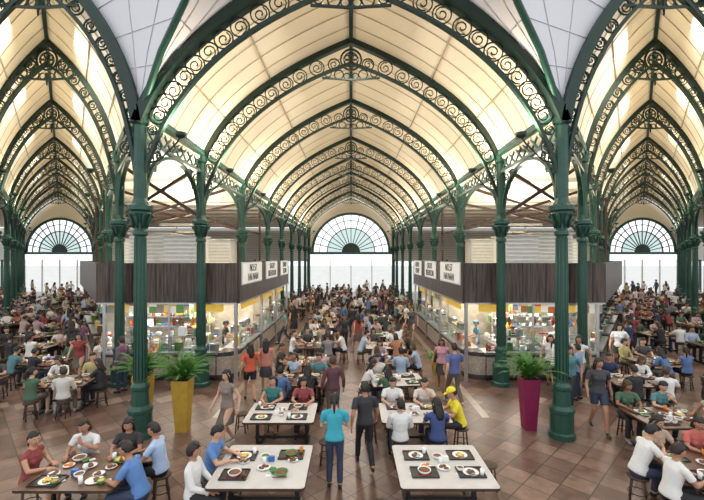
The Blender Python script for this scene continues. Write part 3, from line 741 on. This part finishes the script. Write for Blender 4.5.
PAL=[WH,WH,WH,WH,(.68,.70,.74),(.58,.56,.53),(.35,.44,.58),(.10,.17,.36),(.02,.02,.025),(.02,.02,.025),(.03,.03,.035),(.03,.03,.035),(.06,.06,.07),(.26,.04,.04),(.34,.15,.08),(.08,.20,.22),(.14,.07,.13),(.42,.38,.30),(.06,.12,.07),(.45,.32,.33),(.18,.18,.20),(.02,.03,.09),(.42,.36,.16)]
PEOPLE=[(-4.1,9.75),(-5.35,10.3),(4.38,9.85),(3.1,14.4)]
def free(x,y,r=.45): return all((x-a)**2+(y-c)**2>r*r for a,c in PEOPLE)
def diner(x,y,h,k=None,col=None,stool=True):
    PEOPLE.append((x,y)); me=SEATED[k] if isinstance(k,int) else (k if k is not None else R.choice(SEATED))
    O('seated_diner',me,loc=(x,y,0),rz=h,sc=1,col=col or R.choice(PAL))
    if stool: O('round_stool',STOOL,loc=(x,y,0),rz=R.random())
def walker(x,y,h,k=None,col=None,s=None):
    PEOPLE.append((x,y)); O('standing_visitor',STANDING[k] if k is not None else R.choice(STANDING),loc=(x,y,0),rz=h,sc=s or R.uniform(.95,1.04),col=col or R.choice(PAL))
TABLES=[]
def install(x,y,z=0):
    a=abs(x); return 13.3<y<24.6 and 3.5<a<.73*y-.9
def table(x,y,me,seats,rot=0,st=None):
    TABLES.append((x,y)); O('dining_table',me,loc=(x,y,0),rz=rot); O('table_setting',SETS[st] if st is not None else R.choice(SETS),loc=(x,y,.751),rz=rot+(R.choice([0,pi]) if st is None else 0))
    S=[(-.38,.80,pi),(.38,.80,pi),(-.38,-.80,0),(.38,-.80,0),(-1.0,0,-pi/2),(1.0,0,pi/2)]
    for i,(dx,dy,h) in enumerate(S):
        dx+=R.uniform(-.05,.05)
        px=x+dx*math.cos(rot)-dy*math.sin(rot); py=y+dx*math.sin(rot)+dy*math.cos(rot)
        if seats=='none' or install(px,py): continue
        if not free(px,py,.5) or any((px-c[0])**2+(py-c[1])**2<.3 for c in COLS): continue
        pr=seats if i<4 else seats*.3
        if R.random()<pr: diner(px,py,h+rot+R.uniform(-.3,.3))
        elif i<4 and R.random()<.6: PEOPLE.append((px,py)); O('round_stool',STOOL,loc=(px,py,0),rz=R.random())
BLUE=(.10,.22,.50); LB=(.40,.52,.72)
diner(-3.28,6.25,pi/2,1,BLUE); diner(-3.3,6.95,pi/2,0,LB)
diner(-2.42,6.85,-pi/2,0,BLUE); diner(-2.45,6.2,-pi/2,4,WH)
diner(-4.0,7.3,pi,2,(.03,.03,.03)); diner(-4.75,7.3,pi,5,WH)
table(-4.3,6.5,TBROWN,'none')
diner(-5.3,6.6,-pi/2,3,(.25,.05,.05))
diner(1.0,8.12,0,4,WH); diner(1.76,8.1,0,2,(.04,.07,.2)); diner(2.43,8.85,pi/2,SEATCAP,(.75,.62,.03))
diner(1.0,9.76,pi,0,WH); diner(1.76,9.76,pi,5,(.6,.55,.5)); diner(-1.9,9.76,pi,3,(.03,.16,.15)); diner(-1.15,9.76,pi,2,(.25,.05,.05))
table(-1.45,6.68,TBIG,'none'); table(1.5,6.68,TBIG,'none',st=2); table(-1.54,8.95,TLIGHT,'none'); table(1.4,8.95,TLIGHT,'none')
for x,y in((-1.9,7.9),(-1.1,7.75),(-.5,8.2),(.45,6.1),(.45,9.2),(-2.65,9.7),(2.5,7.3),(-.45,6.0)): O('round_stool',STOOL,loc=(x,y,0)); PEOPLE.append((x,y))
walker(-.3,7.3,0,2,(.04,.36,.46),1.0); walker(.28,8.0,.15,0,(.03,.03,.035),1.); walker(-.45,10.1,.2,4,(.10,.04,.05),1.)
walker(-2.75,8.9,2.6,1,(.22,.17,.15),1.); walker(-2.95,11.7,.4,3,(.55,.10,.05),1.); walker(-2.62,12.3,.2,1,(.5,.2,.15),1.)
walker(6.0,9.7,2.9,3,(.05,.05,.06),1.04); walker(2.95,11.4,.2,0,(.1,.12,.3)); walker(2.9,12.8,2.8,1,(.5,.25,.32)); walker(6.7,11.8,.8,4,(.2,.3,.5)); walker(7.2,12.6,2.3,1,(.6,.6,.6)); walker(-6.4,12.4,-.3,2,(.5,.1,.08))
diner(4.95,6.9,-pi/2,1,WH); diner(4.95,6.2,-pi/2,0,WH); diner(5.6,7.42,pi,2,(.4,.3,.22)); diner(6.3,7.42,pi,5,(.5,.12,.1))
table(5.95,6.6,TBROWN,'none'); table(7.9,6.9,TBROWN,.9)
y=11.3
while y<44:
    xs=[-1.45,1.45] if y<25 else [-1.3,1.3,-3.75,3.75]
    for x in xs: 
        yy=y+R.uniform(-.2,.2)
        if R.random()<(.97 if y<20 else .8) and all(abs(x-c[0])>1.0 or abs(yy-c[1])>1.0 for c in COLS): table(x+R.uniform(-.18,.18),yy,TLIGHT if R.random()<.45 else TBROWN,.82 if y<28 else .6,R.uniform(-.12,.12))
    y+=2.3
for sx in(-1,1):
    y=8.75
    while y<41:
        for c in range(-1,3):
            if y<13: x=.655*y+.95+2.45*c
            else: x=.73*y+.65+2.45*c
            if c<0 and y<25: continue
            if x>.93*y+.8: continue
            x=sx*x+R.uniform(-.25,.25); yy=y+R.uniform(-.2,.2)
            if any(abs(x-q[0])<1.25 and abs(yy-q[1])<1.0 for q in COLS) or any(abs(x-q[0])<1.7 and abs(yy-q[1])<1.6 for q in TABLES): continue
            if R.random()<.92: table(x,yy,TBROWN,.8 if y<26 else .55,R.uniform(-.2,.2))
        y+=2.35 if y<26 else 2.8
def okp(x,y): return free(x,y,.6) and not install(x,y) and all(abs(x-a)>1.15 or abs(y-c)>.95 for a,c in TABLES) and all((x-a)**2+(y-c)**2>.4 for a,c in COLS)
def scatter(n,fx,y0,y1):
    c=0;tr=0
    while c<n and tr<500:
        tr+=1; y=R.uniform(y0,y1); x=fx(y)
        if okp(x,y): walker(x,y,R.choice([0,pi,.5,-.5,2.6,1.5,-1.5])+R.uniform(-.3,.3)); c+=1
scatter(4,lambda y:R.choice([-1,1])*R.uniform(2.75,3.4),13,24)
scatter(6,lambda y:R.uniform(-.4,.4),14,30)
scatter(22,lambda y:R.uniform(-4.5,4.5),24,46)
for sx in(-1,1):
    scatter(3,lambda y:sx*R.uniform(6.2,8.2),11.2,13.0)
    scatter(10,lambda y:sx*(.73*y-1.35+R.uniform(.45,1.0)),13.5,25)
    scatter(20,lambda y:sx*(.73*y+R.uniform(-4,5)),20,45)
    scatter(8,lambda y:sx*R.uniform(5.5,.6*y),26,44)
for sx in(-1,1):
    for x,y,h in((6.0,14.85,pi),(7.6,14.9,pi),(5.0,15.9,sx*pi/2),(5.0,19.3,sx*pi/2),(5.0,22.5,sx*pi/2)):
        O('stall_cook',COOK,loc=(sx*x,y,0),rz=h,col=R.choice([WH,(.05,.05,.06),(.4,.05,.04),(.1,.25,.4)]))
# ---------------------------------------------------------------- planters
def planter(x,y,mat,h,seed,name='potted_fern',fs_=1.):
    rr=random.Random(seed); b=MB()
    b.loft([((0,0,0),(.19,0,0),(0,.19,0)),((0,0,h),(.29,0,0),(0,.29,0)),((0,0,h),(.25,0,0),(0,.25,0)),((0,0,h-.06),(.24,0,0),(0,.24,0))],mat,n=4,X=Matrix.Rotation(pi/4,4,'Z'))
    b.s=[False]*len(b.s)
    b.ell((0,0,h-.05),(.16,.16,.05),SOIL,8,5)
    for k in range(95):
        a=rr.uniform(0,2*pi); L=rr.uniform(.5,1.1)*fs_; e=rr.uniform(.6,1.5); pts=[]
        for i in range(8):
            t=i/7; r_=L*t*math.cos(e)*.9+L*.22*t*t; z=L*t*math.sin(e)-L*.36*t*t*t
            pts.append(V((math.cos(a)*r_,math.sin(a)*r_,h-.03+z)))
        b.tube(pts,[.007]*7+[.002],LEAF,n=3)
        sd=V((-math.sin(a),math.cos(a),0))
        for i in range(1,8):
            w=.095*math.sin(pi*min(1,.15+i/8.5)); p=pts[i]; q=pts[i-1]; d=(p-q)
            for s_ in(-1,1):
                for f in(0,.33,.66): b.add([q+d*f,q+d*(f+.3),q+sd*s_*w+d*(f+.5)+V((0,0,-.02))],[(0,1,2)],LEAF)
    o=b.obj(name); o.location=(x,y,0); return o
planter(-4.1,9.75,OLIVE,1.25,1); planter(-5.35,10.3,OLIVE,1.2,2); planter(4.38,9.85,MAG,1.25,3); planter(3.1,14.4,OLIVE,.5,4,fs_=.6)
# ---------------------------------------------------------------- lighting
w=bpy.data.worlds.new('sky'); scene.world=w; w.use_nodes=True; bg=w.node_tree.nodes['Background']
bg.inputs[0].default_value=(.95,.98,1.,1); bg.inputs[1].default_value=1.45
UP=MB(); UP.lathe([(.02,0),(.10,.04),(.14,.14),(.12,.14)],DGREEN,n=12); UP.lathe([(.118,.12),(.118,.125)],LAMP,n=12); UP.tube([(0,0,.04),(.1,0,-.1),(.5,0,-.5),(.95,0,-.62)],.022,DGREEN); UPM=UP.mesh('uplight')
for st in(CEN,LEFT,RIGHT):
    for i,(cx,y,hw) in enumerate(st[:8]):
        for s_ in(-1,1):
            if st is not CEN and i==0: continue
            x=cx+s_*(hw-.95); o=O('column_uplight',UPM,loc=(x,y,7.0),rz=0 if s_>0 else pi)
            light('AREA',(x,y,7.2),(95 if st is CEN else 42),(1,.82,.58),.22,rot=(0,pi+s_*.35,0),name='uplight_lamp')
for st in(CEN,LEFT,RIGHT):
    for i in range(0,7):
        cx=(st[i][0]+st[i+1][0])/2; y=(st[i][1]+st[i+1][1])/2
        light('AREA',(cx,y,10.6),(215 if st is CEN else 170),(1,.94,.85),1.0,name='added_ridge_fill')  # added fill under the ridge for the people below, no fixture
# ---------------------------------------------------------------- camera
cd=bpy.data.cameras.new('camera'); cam=bpy.data.objects.new('camera',cd); scene.collection.objects.link(cam)
cam.location=(0,0,4.2); cam.rotation_euler=(pi/2,0,0); cd.sensor_width=36; cd.lens=36*400/704; cd.shift_y=8/704; cd.shift_x=1/704; cd.clip_end=500
scene.camera=cam
scene.view_settings.view_transform='Standard'
